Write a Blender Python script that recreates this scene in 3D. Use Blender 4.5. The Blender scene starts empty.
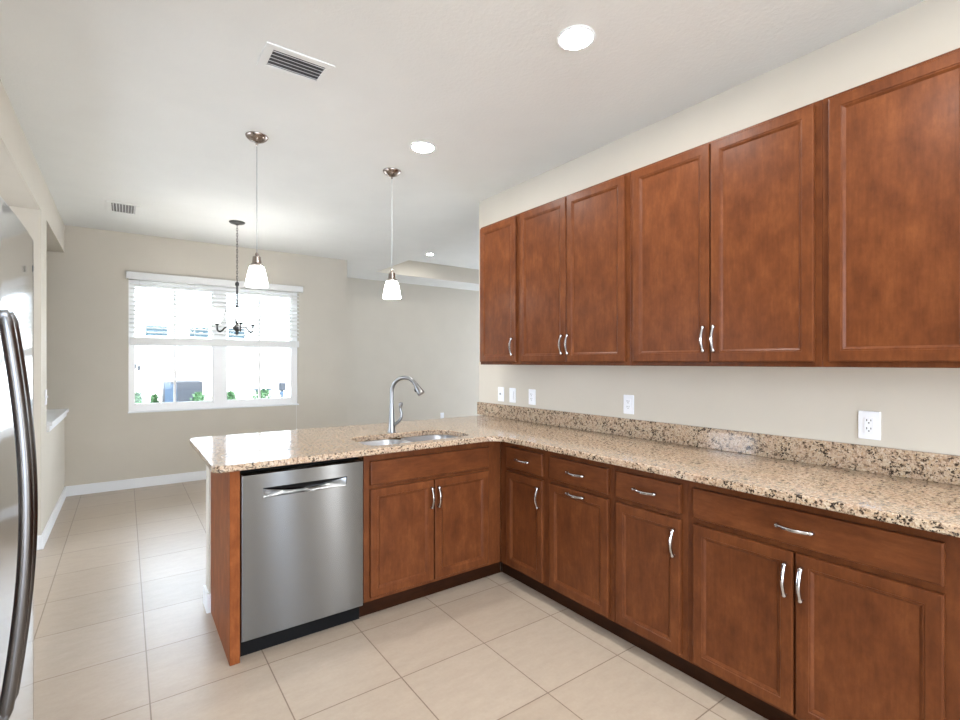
import bpy, bmesh, math, random
from mathutils import Vector, Matrix
random.seed(7)
PI = math.pi
scn = bpy.context.scene
COL = scn.collection

# ------------------------------------------------------------------ camera, world, exposure
cam_d = bpy.data.cameras.new('camera')
cam = bpy.data.objects.new('camera', cam_d); COL.objects.link(cam)
cam.location = (0, 0, 1.385)
cam.rotation_euler = (PI / 2, 0, -0.626)
cam_d.sensor_fit = 'HORIZONTAL'; cam_d.sensor_width = 36
cam_d.lens = 36 * 491.35 / 960
cam_d.shift_y = 1.97 / 960
cam_d.clip_start = 0.05; cam_d.clip_end = 200
scn.camera = cam

w = bpy.data.worlds.new('overcast_sky'); scn.world = w; w.use_nodes = True
bg = w.node_tree.nodes['Background']
# overcast sky above the horizon, sunlit pale ground below it
wt = w.node_tree
sepw = wt.nodes.new('ShaderNodeSeparateXYZ'); rw = wt.nodes.new('ShaderNodeValToRGB')
tcw = wt.nodes.new('ShaderNodeTexCoord')
mrw = wt.nodes.new('ShaderNodeMapRange'); mrw.inputs[1].default_value = -1; mrw.inputs[2].default_value = 1
wt.links.new(tcw.outputs['Generated'], sepw.inputs[0]); wt.links.new(sepw.outputs[2], mrw.inputs[0]); wt.links.new(mrw.outputs[0], rw.inputs[0])
GROUND, SKY = 2.3, 3.0
rw.color_ramp.elements[0].position = .46; rw.color_ramp.elements[0].color = (.85 * GROUND, .96 * GROUND, 1.12 * GROUND, 1)
rw.color_ramp.elements[1].position = .52; rw.color_ramp.elements[1].color = (.85 * SKY, .96 * SKY, 1.12 * SKY, 1)
wt.links.new(rw.outputs[0], bg.inputs[0]); bg.inputs[1].default_value = 1.0

def area_light(name, loc, rot, sx, sy, energy, color=(1, 1, 1)):
    d = bpy.data.lights.new(name, 'AREA'); d.shape = 'RECTANGLE'; d.size = sx; d.size_y = sy
    d.energy = energy; d.color = color
    o = bpy.data.objects.new(name, d); COL.objects.link(o); o.location = loc; o.rotation_euler = rot
    return o

sd = bpy.data.lights.new('sun', 'SUN'); sd.energy = 4; sd.angle = .02; sd.color = (1, .97, .93)
sun = bpy.data.objects.new('sun', sd); COL.objects.link(sun); sun.location = (0, 5, 20)
sun.rotation_euler = (math.radians(42), 0, math.radians(18))     # high sun from behind, on the house across the garden

# two added strip lights behind the viewer, for streaks on the dishwasher
area_light('streak_light_back', (2.045, -3.52, 1.25), (PI / 2, 0, PI), .13, 2.3, 16)
area_light('streak_light_side', (2.56, -2.52, 1.25), (PI / 2, 0, PI / 2), .26, 2.3, 16)

vs = scn.view_settings
scn.display_settings.display_device = 'sRGB'
vs.view_transform = 'Standard'; vs.look = 'None'; vs.exposure = 2.0; vs.gamma = 1.0
vs.use_curve_mapping = False
LAMP = 100.0          # radiance of a recessed lamp's lens

# ------------------------------------------------------------------ materials
def new_mat(name):
    m = bpy.data.materials.new(name); m.use_nodes = True
    nt = m.node_tree; return m, nt, nt.nodes['Principled BSDF']
def N(nt, t, **kw):
    n = nt.nodes.new(t)
    for k, v in kw.items(): setattr(n, k, v)
    return n
def L(nt, a, b): nt.links.new(a, b)
def srgb(r, g, b):
    f = lambda c: ((c / 255 + .055) / 1.055) ** 2.4 if c > 10 else c / 255 / 12.92
    return (f(r), f(g), f(b), 1)
def ramp(nt, fac, stops):
    r = N(nt, 'ShaderNodeValToRGB')
    e = r.color_ramp.elements
    while len(e) < len(stops): e.new(0.5)
    for i, (p, c) in enumerate(stops):
        e[i].position = p; e[i].color = c
    L(nt, fac, r.inputs[0]); return r
def coords(nt, scale=(1, 1, 1), kind='Object', randomise=False):
    tc = N(nt, 'ShaderNodeTexCoord'); mp = N(nt, 'ShaderNodeMapping')
    src = tc.outputs[kind]
    if randomise:
        oi = N(nt, 'ShaderNodeObjectInfo')
        mul = N(nt, 'ShaderNodeVectorMath', operation='MULTIPLY_ADD')
        cx = N(nt, 'ShaderNodeCombineXYZ')
        for i in range(3): L(nt, oi.outputs['Random'], cx.inputs[i])
        L(nt, cx.outputs[0], mul.inputs[0]); mul.inputs[1].default_value = (31, 57, 83)
        L(nt, src, mul.inputs[2]); src = mul.outputs[0]
    mp.inputs['Scale'].default_value = scale
    L(nt, src, mp.inputs['Vector']); return mp.outputs[0]
def noise(nt, vec, scale, detail=3, rough=.55):
    n = N(nt, 'ShaderNodeTexNoise'); n.inputs['Scale'].default_value = scale
    n.inputs['Detail'].default_value = detail; n.inputs['Roughness'].default_value = rough
    L(nt, vec, n.inputs['Vector']); return n
def bump(nt, bsdf, height, strength, dist=.002):
    b = N(nt, 'ShaderNodeBump'); b.inputs['Strength'].default_value = strength
    b.inputs['Distance'].default_value = dist
    L(nt, height, b.inputs['Height']); L(nt, b.outputs[0], bsdf.inputs['Normal'])
def mixc(nt, fac, a, b, mode='MIX'):
    m = N(nt, 'ShaderNodeMix', data_type='RGBA', blend_type=mode)
    if isinstance(fac, float): m.inputs[0].default_value = fac
    else: L(nt, fac, m.inputs[0])
    for s, v in ((6, a), (7, b)):
        if isinstance(v, tuple): m.inputs[s].default_value = v
        else: L(nt, v, m.inputs[s])
    return m.outputs[2]

def plain(name, col, rough=.5, metal=0., spec=.5, bump_s=0, bump_scale=200):
    m, nt, b = new_mat(name)
    b.inputs['Roughness'].default_value = rough; b.inputs['Metallic'].default_value = metal
    b.inputs['Specular IOR Level'].default_value = spec
    v = coords(nt)
    n = noise(nt, v, 3.0)
    r = ramp(nt, n.outputs[0], [(0.3, tuple(c * .965 for c in col[:3]) + (1,)), (0.7, col)])
    L(nt, r.outputs[0], b.inputs['Base Color'])
    if bump_s:
        n2 = noise(nt, v, bump_scale, 4); bump(nt, b, n2.outputs[0], bump_s)
    return m

def wood(name, horizontal=False, dark=1.0, spec=.12):
    m, nt, b = new_mat(name)
    sc = (1, 1, .09) if not horizontal else (.09, 1, 1)
    v = coords(nt, sc, randomise=True); v2 = coords(nt, (1, 1, .55) if not horizontal else (.5, 1, 1), randomise=True)
    grain = noise(nt, v, 95, 5, .62); blot = noise(nt, v2, 13, 6, .68)
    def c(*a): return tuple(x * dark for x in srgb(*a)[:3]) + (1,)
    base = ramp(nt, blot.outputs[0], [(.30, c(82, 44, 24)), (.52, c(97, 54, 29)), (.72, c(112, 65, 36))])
    gr = ramp(nt, grain.outputs[0], [(.32, (.72, .70, .68, 1)), (.62, (1, 1, 1, 1))])
    col = mixc(nt, .55, base.outputs[0], gr.outputs[0], 'MULTIPLY')
    L(nt, col, b.inputs['Base Color'])
    b.inputs['Roughness'].default_value = .36
    b.inputs['Specular IOR Level'].default_value = spec; b.inputs['Coat Weight'].default_value = .04 if spec > .1 else 0; b.inputs['Coat Roughness'].default_value = .22
    bump(nt, b, grain.outputs[0], .06, .001)
    return m

def granite():
    m, nt, b = new_mat('speckled_granite')
    v = coords(nt)
    big = noise(nt, v, 14, 3); mid = noise(nt, v, 66, 4, .65); fine = noise(nt, v, 150, 3, .6)
    vor = N(nt, 'ShaderNodeTexVoronoi'); vor.inputs['Scale'].default_value = 175
    L(nt, v, vor.inputs['Vector'])
    sep = N(nt, 'ShaderNodeSeparateColor'); L(nt, vor.outputs['Color'], sep.inputs[0])
    base = ramp(nt, sep.outputs[0], [(.0, srgb(148, 127, 110)), (.35, srgb(173, 153, 134)), (.6, srgb(186, 170, 152)), (.85, srgb(166, 141, 114)), (1., srgb(194, 182, 167))])
    tint = ramp(nt, big.outputs[0], [(.35, (1, .93, .88, 1)), (.65, (1, 1, .94, 1))])
    c1 = mixc(nt, 1.0, base.outputs[0], tint.outputs[0], 'MULTIPLY')
    br = ramp(nt, mid.outputs[0], [(.52, (0, 0, 0, 1)), (.60, (1, 1, 1, 1))])
    c2 = mixc(nt, br.outputs[0], c1, srgb(122, 102, 84))
    # dark flecks, clustered
    add = N(nt, 'ShaderNodeMath', operation='ADD'); L(nt, fine.outputs[0], add.inputs[0])
    mm = N(nt, 'ShaderNodeMath', operation='MULTIPLY'); L(nt, mid.outputs[0], mm.inputs[0]); mm.inputs[1].default_value = .9
    L(nt, mm.outputs[0], add.inputs[1])
    clus = N(nt, 'ShaderNodeMath', operation='MULTIPLY_ADD'); L(nt, big.outputs[0], clus.inputs[0]); clus.inputs[1].default_value = .45; clus.inputs[2].default_value = -.215
    add0 = add; add = N(nt, 'ShaderNodeMath', operation='ADD'); L(nt, add0.outputs[0], add.inputs[0]); L(nt, clus.outputs[0], add.inputs[1])
    dk = ramp(nt, add.outputs[0], [(.0, (0, 0, 0, 1)), (.5, (0, 0, 0, 1)), (1., (0, 0, 0, 1))])
    mr = N(nt, 'ShaderNodeMapRange'); mr.inputs[1].default_value = 1.05; mr.inputs[2].default_value = 1.11
    L(nt, add.outputs[0], mr.inputs[0])
    c3 = mixc(nt, mr.outputs[0], c2, srgb(48, 40, 34))
    L(nt, c3, b.inputs['Base Color'])
    b.inputs['Roughness'].default_value = .09
    return m

def tile():
    m, nt, b = new_mat('beige_floor_tile')
    tc = N(nt, 'ShaderNodeTexCoord'); mp = N(nt, 'ShaderNodeMapping')
    mp.inputs['Location'].default_value = (-.083, -1.5, 0)
    mp.inputs['Scale'].default_value = (1 / .4505, 1 / .449, 1)
    mp.vector_type = 'POINT'
    # mapping POINT = scale then translate, so pre-scale the offset
    mp.inputs['Location'].default_value = (-.083 / .4505, -1.5 / .449, 0)
    L(nt, tc.outputs['Object'], mp.inputs['Vector'])
    bt = N(nt, 'ShaderNodeTexBrick'); bt.offset = 0; bt.squash = 1
    bt.inputs['Scale'].default_value = 1; bt.inputs['Brick Width'].default_value = 1; bt.inputs['Row Height'].default_value = 1
    bt.inputs['Mortar Size'].default_value = .0062; bt.inputs['Mortar Smooth'].default_value = .15; bt.inputs['Bias'].default_value = 0
    bt.inputs['Color1'].default_value = srgb(176, 163, 148); bt.inputs['Color2'].default_value = srgb(169, 155, 139)
    bt.inputs['Mortar'].default_value = srgb(126, 110, 94)
    L(nt, mp.outputs[0], bt.inputs['Vector'])
    v = coords(nt); v3 = coords(nt, (1, 2.4, 1))
    n1 = noise(nt, v3, 9, 6, .65); n2 = noise(nt, v, 60, 4, .6)
    r1 = ramp(nt, n1.outputs[0], [(.3, (.92, .90, .88, 1)), (.7, (1.03, 1.02, 1.01, 1))])
    c = mixc(nt, 1.0, bt.outputs['Color'], r1.outputs[0], 'MULTIPLY')
    r2 = ramp(nt, n2.outputs[0], [(.3, (.95, .94, .93, 1)), (.7, (1, 1, 1, 1))])
    c = mixc(nt, 1.0, c, r2.outputs[0], 'MULTIPLY')
    L(nt, c, b.inputs['Base Color'])
    b.inputs['Roughness'].default_value = .33
    b.inputs['Specular IOR Level'].default_value = .5
    inv = N(nt, 'ShaderNodeMath', operation='MULTIPLY_ADD'); L(nt, bt.outputs['Fac'], inv.inputs[0]); inv.inputs[1].default_value = -1.2
    s = N(nt, 'ShaderNodeMath', operation='MULTIPLY'); L(nt, n2.outputs[0], s.inputs[0]); s.inputs[1].default_value = .12
    L(nt, s.outputs[0], inv.inputs[2]); bump(nt, b, inv.outputs[0], .35, .003)
    return m

def steel(name, col, rough, aniso, vertical=False, freq=420, streak=.06):
    m, nt, b = new_mat(name)
    b.inputs['Metallic'].default_value = 1
    b.inputs['Anisotropic'].default_value = aniso
    if aniso:
        t = N(nt, 'ShaderNodeTangent', direction_type='RADIAL', axis='Z')
        L(nt, t.outputs[0], b.inputs['Tangent'])
        b.inputs['Anisotropic Rotation'].default_value = 0.25 if vertical else 0.0
    v = coords(nt, (.02, .02, 1))
    n = noise(nt, v, freq, 3)
    r = ramp(nt, n.outputs[0], [(.3, tuple(c * (1 - streak) for c in col[:3]) + (1,)), (.7, col)])
    L(nt, r.outputs[0], b.inputs['Base Color'])
    b.inputs['Roughness'].default_value = rough
    return m

def emissive(name, col, strength, base=(.9, .9, .9, 1)):
    m, nt, b = new_mat(name)
    b.inputs['Base Color'].default_value = base; b.inputs['Roughness'].default_value = .35
    b.inputs['Emission Color'].default_value = col; b.inputs['Emission Strength'].default_value = strength
    return m

def glass():
    m = bpy.data.materials.new('window_glass'); m.use_nodes = True; nt = m.node_tree
    nt.nodes.remove(nt.nodes['Principled BSDF'])
    tr = N(nt, 'ShaderNodeBsdfTransparent'); tr.inputs[0].default_value = (.97, .985, .98, 1)
    gl = N(nt, 'ShaderNodeBsdfGlossy'); gl.inputs['Roughness'].default_value = .02
    fr = N(nt, 'ShaderNodeFresnel'); fr.inputs[0].default_value = 1.35
    mx = N(nt, 'ShaderNodeMixShader'); L(nt, fr.outputs[0], mx.inputs[0]); L(nt, tr.outputs[0], mx.inputs[1]); L(nt, gl.outputs[0], mx.inputs[2])
    L(nt, mx.outputs[0], nt.nodes['Material Output'].inputs[0]); return m

M = {}
M['wall'] = plain('greige_wall_paint', srgb(200, 193, 180), .75, spec=.3, bump_s=.12, bump_scale=90)
M['ceiling'] = plain('white_ceiling_paint', srgb(226, 227, 224), .85, spec=.2, bump_s=.8, bump_scale=60)
M['trim'] = plain('white_trim_paint', srgb(232, 234, 236), .4)
M['vinyl'] = plain('white_window_vinyl', srgb(244, 244, 244), .4)
M['blind'] = plain('white_blind_slat', srgb(222, 222, 220), .5)
M['slat'] = plain('translucent_slat', srgb(240, 240, 238), .5)
_nt = M['slat'].node_tree; _b = _nt.nodes['Principled BSDF']
_t = N(_nt, 'ShaderNodeBsdfTranslucent'); _t.inputs[0].default_value = (.9, .9, .89, 1)
_mx = N(_nt, 'ShaderNodeMixShader'); _mx.inputs[0].default_value = .45
L(_nt, _b.outputs[0], _mx.inputs[1]); L(_nt, _t.outputs[0], _mx.inputs[2]); L(_nt, _mx.outputs[0], _nt.nodes['Material Output'].inputs[0])
M['tile'] = tile()
M['wood'] = wood('cherry_wood_upright')
M['woodh'] = wood('cherry_wood_lengthwise', True)
M['kick_shaded'] = wood('cherry_wood_toe_shaded', True, .2)  # toe wood darkened: shade of the overhang put into the colour
M['veneer_lit'] = wood('cherry_veneer_lit', False, 1.75, .03)  # veneer brightened: light from the left put into the colour
M['inside'] = plain('cabinet_inside', srgb(150, 110, 80), .6)
M['granite'] = granite()
M['chrome'] = steel('polished_chrome', (.55, .55, .56, 1), .12, 0, streak=.02)
M['nickel'] = steel('brushed_nickel', (.06, .06, .06, 1), .4, 0, streak=.05)
M['bronze'] = steel('dark_nickel', (.36, .31, .28, 1), .25, 0, streak=.05)
M['faucet'] = steel('satin_nickel', (.25, .25, .25, 1), .30, 0, streak=.03)
M['dw'] = steel('brushed_steel_door', (.18, .185, .19, 1), .22, 1.0, vertical=True, streak=.04)
M['fridge'] = steel('fridge_steel', (.66, .66, .67, 1), .10, 0, streak=.03)
M['fridge_handle'] = steel('handle_steel', (.16, .16, .165, 1), .24, 0, streak=.03)
M['sink'] = steel('sink_steel', (.50, .51, .53, 1), .42, 0, streak=.05)
M['black'] = plain('black_plastic', (.003, .003, .0035, 1), .5, spec=.15)
M['darkgrey'] = plain('dark_grey_metal', srgb(70, 70, 72), .4)
M['grey'] = plain('grey_plastic', srgb(150, 152, 154), .5)
M['plate'] = plain('white_plate_plastic', srgb(236, 238, 242), .35)
M['slotdark'] = plain('outlet_slot', srgb(60, 58, 56), .6)
M['shade'] = emissive('opal_glass', (1, .985, .96, 1), 3.5, (.92, .92, .91, 1))
M['shade_bright'] = emissive('lit_opal_glass', (1, .985, .96, 1), 7.5, (.92, .92, .91, 1))
M['lens'] = emissive('lamp_lens', (1, .985, .96, 1), LAMP)
M['glass'] = glass()
M['stucco'] = plain('white_stucco', srgb(200, 200, 198), .8, bump_s=.2)
M['gravel'] = plain('pale_ground', srgb(205, 204, 196), .9)
M['roof'] = plain('pale_roof', srgb(190, 196, 202), .8)
M['pane'] = plain('far_window_pane', srgb(14, 40, 50), .3)
M['ac'] = plain('blue_grey_condenser', srgb(12, 20, 32), .6)
M['acside'] = plain('blue_grey_louver', srgb(30, 54, 76), .6)
M['leaf'] = plain('garden_leaf', srgb(44, 80, 42), .6)
M['leafdark'] = plain('dark_spiky_leaf', srgb(36, 50, 60), .6)

# ------------------------------------------------------------------ mesh helpers
def bx(bm, x0, x1, y0, y1, z0, z1, bev=0, seg=2):
    vs_ = [bm.verts.new((x, y, z)) for x in (x0, x1) for y in (y0, y1) for z in (z0, z1)]
    q = [(0, 1, 3, 2), (4, 6, 7, 5), (0, 4, 5, 1), (2, 3, 7, 6), (0, 2, 6, 4), (1, 5, 7, 3)]
    fs = [bm.faces.new([vs_[i] for i in f]) for f in q]
    if bev:
        es = list({e for f in fs for e in f.edges})
        bmesh.ops.bevel(bm, geom=es, offset=bev, segments=seg, profile=.5, affect='EDGES')
def tube(bm, pts, rad, n=12, cap=True, flat=None):
    pts = [Vector(p) for p in pts]
    if not hasattr(rad, '__len__'): rad = [rad] * len(pts)
    rings = []; prev = None
    for i, p in enumerate(pts):
        d = (pts[min(i + 1, len(pts) - 1)] - pts[max(i - 1, 0)]).normalized()
        if prev is None:
            a = Vector((0, 0, 1)) if abs(d.z) < .9 else Vector((0, 1, 0))
            u = d.cross(a).normalized()
        else:
            u = (prev - d * prev.dot(d)).normalized()
        prev = u; v = d.cross(u)
        fu, fv = flat if flat else (1, 1)
        rings.append([bm.verts.new(p + (u * math.cos(2 * PI * k / n) * fu + v * math.sin(2 * PI * k / n) * fv) * rad[i]) for k in range(n)])
    for a, b in zip(rings, rings[1:]):
        for k in range(n): bm.faces.new((a[k], a[(k + 1) % n], b[(k + 1) % n], b[k]))
    if cap:
        bm.faces.new(rings[0][::-1]); bm.faces.new(rings[-1])
def lathe(bm, prof, c=(0, 0, 0), n=28, close=False):
    rings = []
    for r, z in prof:
        if r < 1e-5: rings.append([bm.verts.new((c[0], c[1], c[2] + z))])
        else: rings.append([bm.verts.new((c[0] + r * math.cos(2 * PI * k / n), c[1] + r * math.sin(2 * PI * k / n), c[2] + z)) for k in range(n)])
    for a, b in zip(rings, rings[1:]):
        for k in range(n):
            k2 = (k + 1) % n
            if len(a) == 1 and len(b) == 1: continue
            if len(a) == 1: bm.faces.new((a[0], b[k2], b[k]))
            elif len(b) == 1: bm.faces.new((a[k], a[k2], b[0]))
            else: bm.faces.new((a[k], a[k2], b[k2], b[k]))
def sphere(bm, c, r, sub=2):
    bmesh.ops.create_icosphere(bm, subdivisions=sub, radius=r, matrix=Matrix.Translation(c))
def spline(P, n=8):
    P = [Vector(p) for p in P]; out = []
    for i in range(len(P) - 1):
        p0, p1, p2, p3 = P[max(i - 1, 0)], P[i], P[i + 1], P[min(i + 2, len(P) - 1)]
        for k in range(n):
            t = k / n
            out.append(.5 * ((2 * p1) + (p2 - p0) * t + (2 * p0 - 5 * p1 + 4 * p2 - p3) * t * t + (3 * p1 - p0 - 3 * p2 + p3) * t ** 3))
    out.append(P[-1]); return out
def finish(bm, smooth):
    bmesh.ops.recalc_face_normals(bm, faces=bm.faces)
    for f in bm.faces: f.smooth = smooth
def obj(name, bm, mat, parent=None, smooth=False, loc=(0, 0, 0), sharp=35):
    finish(bm, smooth)
    if smooth:
        for e in bm.edges:
            if len(e.link_faces) == 2 and e.calc_face_angle(0) > math.radians(sharp): e.smooth = False
    me = bpy.data.meshes.new(name); bm.to_mesh(me); bm.free()
    me.materials.append(M[mat] if isinstance(mat, str) else mat)
    o = bpy.data.objects.new(name, me); COL.objects.link(o); o.location = loc
    if parent: o.parent = parent
    return o
def tag(o, label, cat, group=None):
    o['label'] = label; o['category'] = cat
    if group: o['group'] = group
    return o
def thing(name, label, cat, loc=(0, 0, 0), rotz=0, group=None):
    o = bpy.data.objects.new(name, None); COL.objects.link(o)
    o.empty_display_size = .1
    o.location = loc; o.rotation_euler = (0, 0, rotz); return tag(o, label, cat, group)
def boxobj(name, dims, mat, parent=None, bev=0):
    bm = bmesh.new(); bx(bm, *dims, bev=bev); return obj(name, bm, mat, parent)
def struct(name, boxes, mat, bev=0):
    bm = bmesh.new()
    for b in boxes: bx(bm, *b, bev=bev)
    o = obj(name, bm, mat); o['kind'] = 'structure'; return o
def mesh_copy(src, name, parent, loc, rot=(0, 0, 0)):
    o = src.copy(); o.name = name; COL.objects.link(o); o.parent = parent; o.location = loc; o.rotation_euler = rot
    return o

# ------------------------------------------------------------------ the setting
H = 2.794
XW, YE, YF, YD, XL = 2.53, 3.515, 6.598, 7.93, -.502
YB = -3.6     # the room carries on behind the camera to here
struct('floor', [(-3.2, 8.5, YB, 8.1, -.06, 0)], 'tile')
TX, TY0, TY1, TZ = 3.19, 3.7, 7.2, 3.05
struct('ceiling', [(-3.2, TX, YB, 8.1, H, H + .1), (TX, 8.5, YB, TY0, H, H + .1), (TX, 8.5, TY1, 8.1, H, H + .1),
                   (TX - .1, 8.6, TY0 - .1, TY1 + .1, TZ, TZ + .1)], 'ceiling')
struct('wall_tray', [(TX - .1, 8.5, TY1, TY1 + .1, H + .1, TZ), (TX - .1, TX, TY0, TY1, H + .1, TZ), (TX - .1, 8.5, TY0 - .1, TY0, H + .1, TZ),
                     (TX, 8.5, TY1 - .004, TY1, H, H + .1), ], 'wall')
struct('wall_right', [(XW, XW + .12, -2.30, YE, 0, H), (XW, XW + .12, YB, -2.75, 0, H)], 'wall')  # gap in the unseen stretch added for a dishwasher streak
WX0, WX1, WZ0, WZ1 = .033, 1.841, .835, 2.31
struct('wall_far', [(-3.2, WX0, YF, YF + .16, 0, H), (WX1, 2.4976, YF, YF + .16, 0, H), (WX0, WX1, YF, YF + .16, 0, WZ0),
                    (WX0, WX1, YF, YF + .16, WZ1, H), (2.36, 2.4976, YF + .16, YD, 0, H)], 'wall')
struct('wall_deep', [(2.36, 8.5, YD, YD + .15, 0, H)], 'wall')
# left side: stub beside the fridge alcove, header over it, half wall under the opening
YS0, YS1 = 4.85, 5.163
struct('wall_left', [(XL - .35, XL, YS0, YS1, 0, H), (XL - .35, XL, YS1, YF, 0, .875)], 'wall')
struct('wall_header', [(XL - .35, XL, YS1, YF, 2.51, H), (XL - 1.0, XL, .9, YS0, 2.51, H)], 'wall')
struct('wall_alcove', [(XL - 1.1, XL - 1.0, .9, 2.50, 0, H), (XL - 1.1, XL - .02, 2.50, 2.58, 0, 2.51), (XL - 1.6, XL - .35, YS0, YS0 + .1, 0, H), (XL - 1.1, XL, .8, .9, 0, H)], 'wall')
struct('trim_1', [(XL - .40, XL + .035, YS1 - .003, YF, .875, .905), (XL, XL + .018, YS1, YF, .83, .875)], 'trim')
bb = .105
struct('baseboard_left', [(XL, XL + .015, YS0 - .015, YF, 0, bb), (XL - .35, XL, YS0 - .015, YS0, 0, bb)], 'trim', .003)
struct('baseboard_far', [(XL, 2.4976, YF - .015, YF, 0, bb), (2.4976, 2.5126, YF, YD, 0, bb)], 'trim', .003)
struct('baseboard_deep', [(2.4976, 8.5, YD - .015, YD, 0, bb)], 'trim', .003)
# knee wall behind the peninsula
KX = .378
struct('wall_peninsula', [(KX, XW, 3.085, 3.2, 0, .892)], 'wall')
struct('baseboard_peninsula', [(KX - .014, KX, 3.071, 3.214, 0, bb), (KX, .386, 3.071, 3.085, 0, bb), (KX, XW, 3.2, 3.214, 0, bb)], 'trim', .002)
struct('baseboard_right', [(XW - .0, XW + .135, YE, YE + .015, 0, bb), (XW + .12, XW + .135, -2.2, YE, 0, bb)], 'trim', .002)
struct('wall_back', [(1.1, 1.93, YB, YB + .1, 0, H), (2.16, XW, YB, YB + .1, 0, H)], 'wall')  # unseen wall added to shape the light, gap for a dishwasher streak
struct('wall_left_outer', [(-3.3, -3.2, YB, 2.9, 0, H), (-3.3, -3.2, 2.9, 4.6, 0, .35), (-3.3, -3.2, 2.9, 4.6, 2.1, H), (-3.3, -3.2, 4.6, 7, 0, H)], 'wall')  # unseen wall added to hold back side light, opening sized for it
struct('wall_living', [(-2.0, -1.9, YS0, YF, 0, H), (XW + .12, 8.5, YB, YB + .1, 0, H), (8.5, 8.6, YB, 4.6, 0, H), (8.5, 8.6, 4.6, 8.1, 2.0, H)], 'wall')  # unseen walls added to limit the daylight from hall and living room
struct('ground', [(-14, 20, 8.2, 40, -.16, -.1)], 'gravel')

# ------------------------------------------------------------------ window with two single-hung units
win = bpy.data.objects.new('window_1', None); COL.objects.link(win); win.location = (0, 0, 0); win['kind'] = 'structure'
bm = bmesh.new(); y0, y1 = YF + .055, YF + .125
bx(bm, WX0, WX0 + .045, y0, y1, WZ0, WZ1); bx(bm, WX1 - .07, WX1, y0, y1, WZ0, WZ1)
bx(bm, WX0 + .045, WX1 - .07, y0, y1, WZ0, WZ0 + .055); bx(bm, WX0 + .045, WX1 - .07, y0, y1, WZ1 - .05, WZ1)
bx(bm, .862, .995, y0 - .005, y1, WZ0 + .055, WZ1 - .05)
obj('window_frame', bm, 'vinyl', win)
for (a, b_) in ((WX0 + .045, .862), (.995, WX1 - .07)):
    for k, (z0, z1, yy) in enumerate(((WZ0 + .055, 1.60, y0 + .012), (1.565, WZ1 - .05, y0 + .04))):
        bm = bmesh.new(); s = .03
        bx(bm, a, a + .014, yy, yy + .028, z0, z1); bx(bm, b_ - .014, b_, yy, yy + .028, z0, z1)
        bx(bm, a + .014, b_ - .014, yy, yy + .028, z0, z0 + s); bx(bm, a + .014, b_ - .014, yy, yy + .028, z1 - .035, z1)
        c = (a + b_) / 2
        bx(bm, c - .013, c + .013, yy + .004, yy + .024, z0 + s, z1 - .035)
        obj('sash', bm, 'vinyl', win)
        boxobj('pane', (a + .01, b_ - .01, yy + .012, yy + .016, z0 + .02, z1 - .02), 'glass', win)
bm = bmesh.new(); bx(bm, WX0 - .006, WX1 + .006, YF - .012, YF + .06, WZ0 - .012, WZ0 + .004, bev=.003)
obj('window_sill', bm, 'trim', win)

# ------------------------------------------------------------------ blind (half lowered)
bl = thing('window_blind', 'white slatted blind half lowered over the window', 'blind', (.94, YF, 1.535))
def bl_obj(name, bm, mat, parent=bl): return obj(name, bm, mat, parent, loc=(-.94, -YF, -1.535))
bm = bmesh.new(); bx(bm, .011, 1.884, YF - .062, YF - .050, 2.292, 2.367, bev=.004); bx(bm, .011, .022, YF - .05, YF, 2.292, 2.367); bx(bm, 1.873, 1.884, YF - .05, YF, 2.292, 2.367)
bl_obj('valance', bm, 'blind')
bm = bmesh.new(); bx(bm, .03, 1.865, YF - .048, YF - .002, 2.30, 2.345); bl_obj('headrail', bm, 'blind')
bm = bmesh.new(); sl = 13
for i in range(sl):
    z = 2.285 - i * .0475
    for sgn in (0,):
        v = [bm.verts.new((x, y, zz)) for x in (.042, 1.836) for (y, zz) in ((YF - .006, z + .008), (YF - .026, z + .0022), (YF - .046, z - .008), (YF - .046, z - .0102), (YF - .026, z + .0002), (YF - .006, z + .0058))]
        for k in range(6): bm.faces.new((v[k], v[(k + 1) % 6], v[6 + (k + 1) % 6], v[6 + k]))
        bm.faces.new(v[:6]); bm.faces.new(v[6:][::-1])
bl_obj('slats', bm, 'slat')
bm = bmesh.new()
bx(bm, .042, 1.836, YF - .05, YF - .004, 1.575, 1.655, bev=.004); bl_obj('bottom_rail', bm, 'blind')
for x in (.13, .66, 1.2, 1.75):
    bm = bmesh.new(); tube(bm, [(x, YF - .048, 2.3), (x, YF - .0495, 1.60), (x, YF - .026, 1.573), (x, YF - .003, 1.60), (x, YF - .003, 2.3)], .0012, 5)
    bl_obj('ladder_cord', bm, 'blind')
bm = bmesh.new(); tube(bm, [(1.80, YF - .054, 2.3), (1.80, YF - .054, .52)], .0016, 5); lathe(bm, [(0, 0), (.008, .0), (.006, .03), (0, .035)], (1.80, YF - .054, .49), 8)
bl_obj('pull_cord', bm, 'trim')

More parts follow.
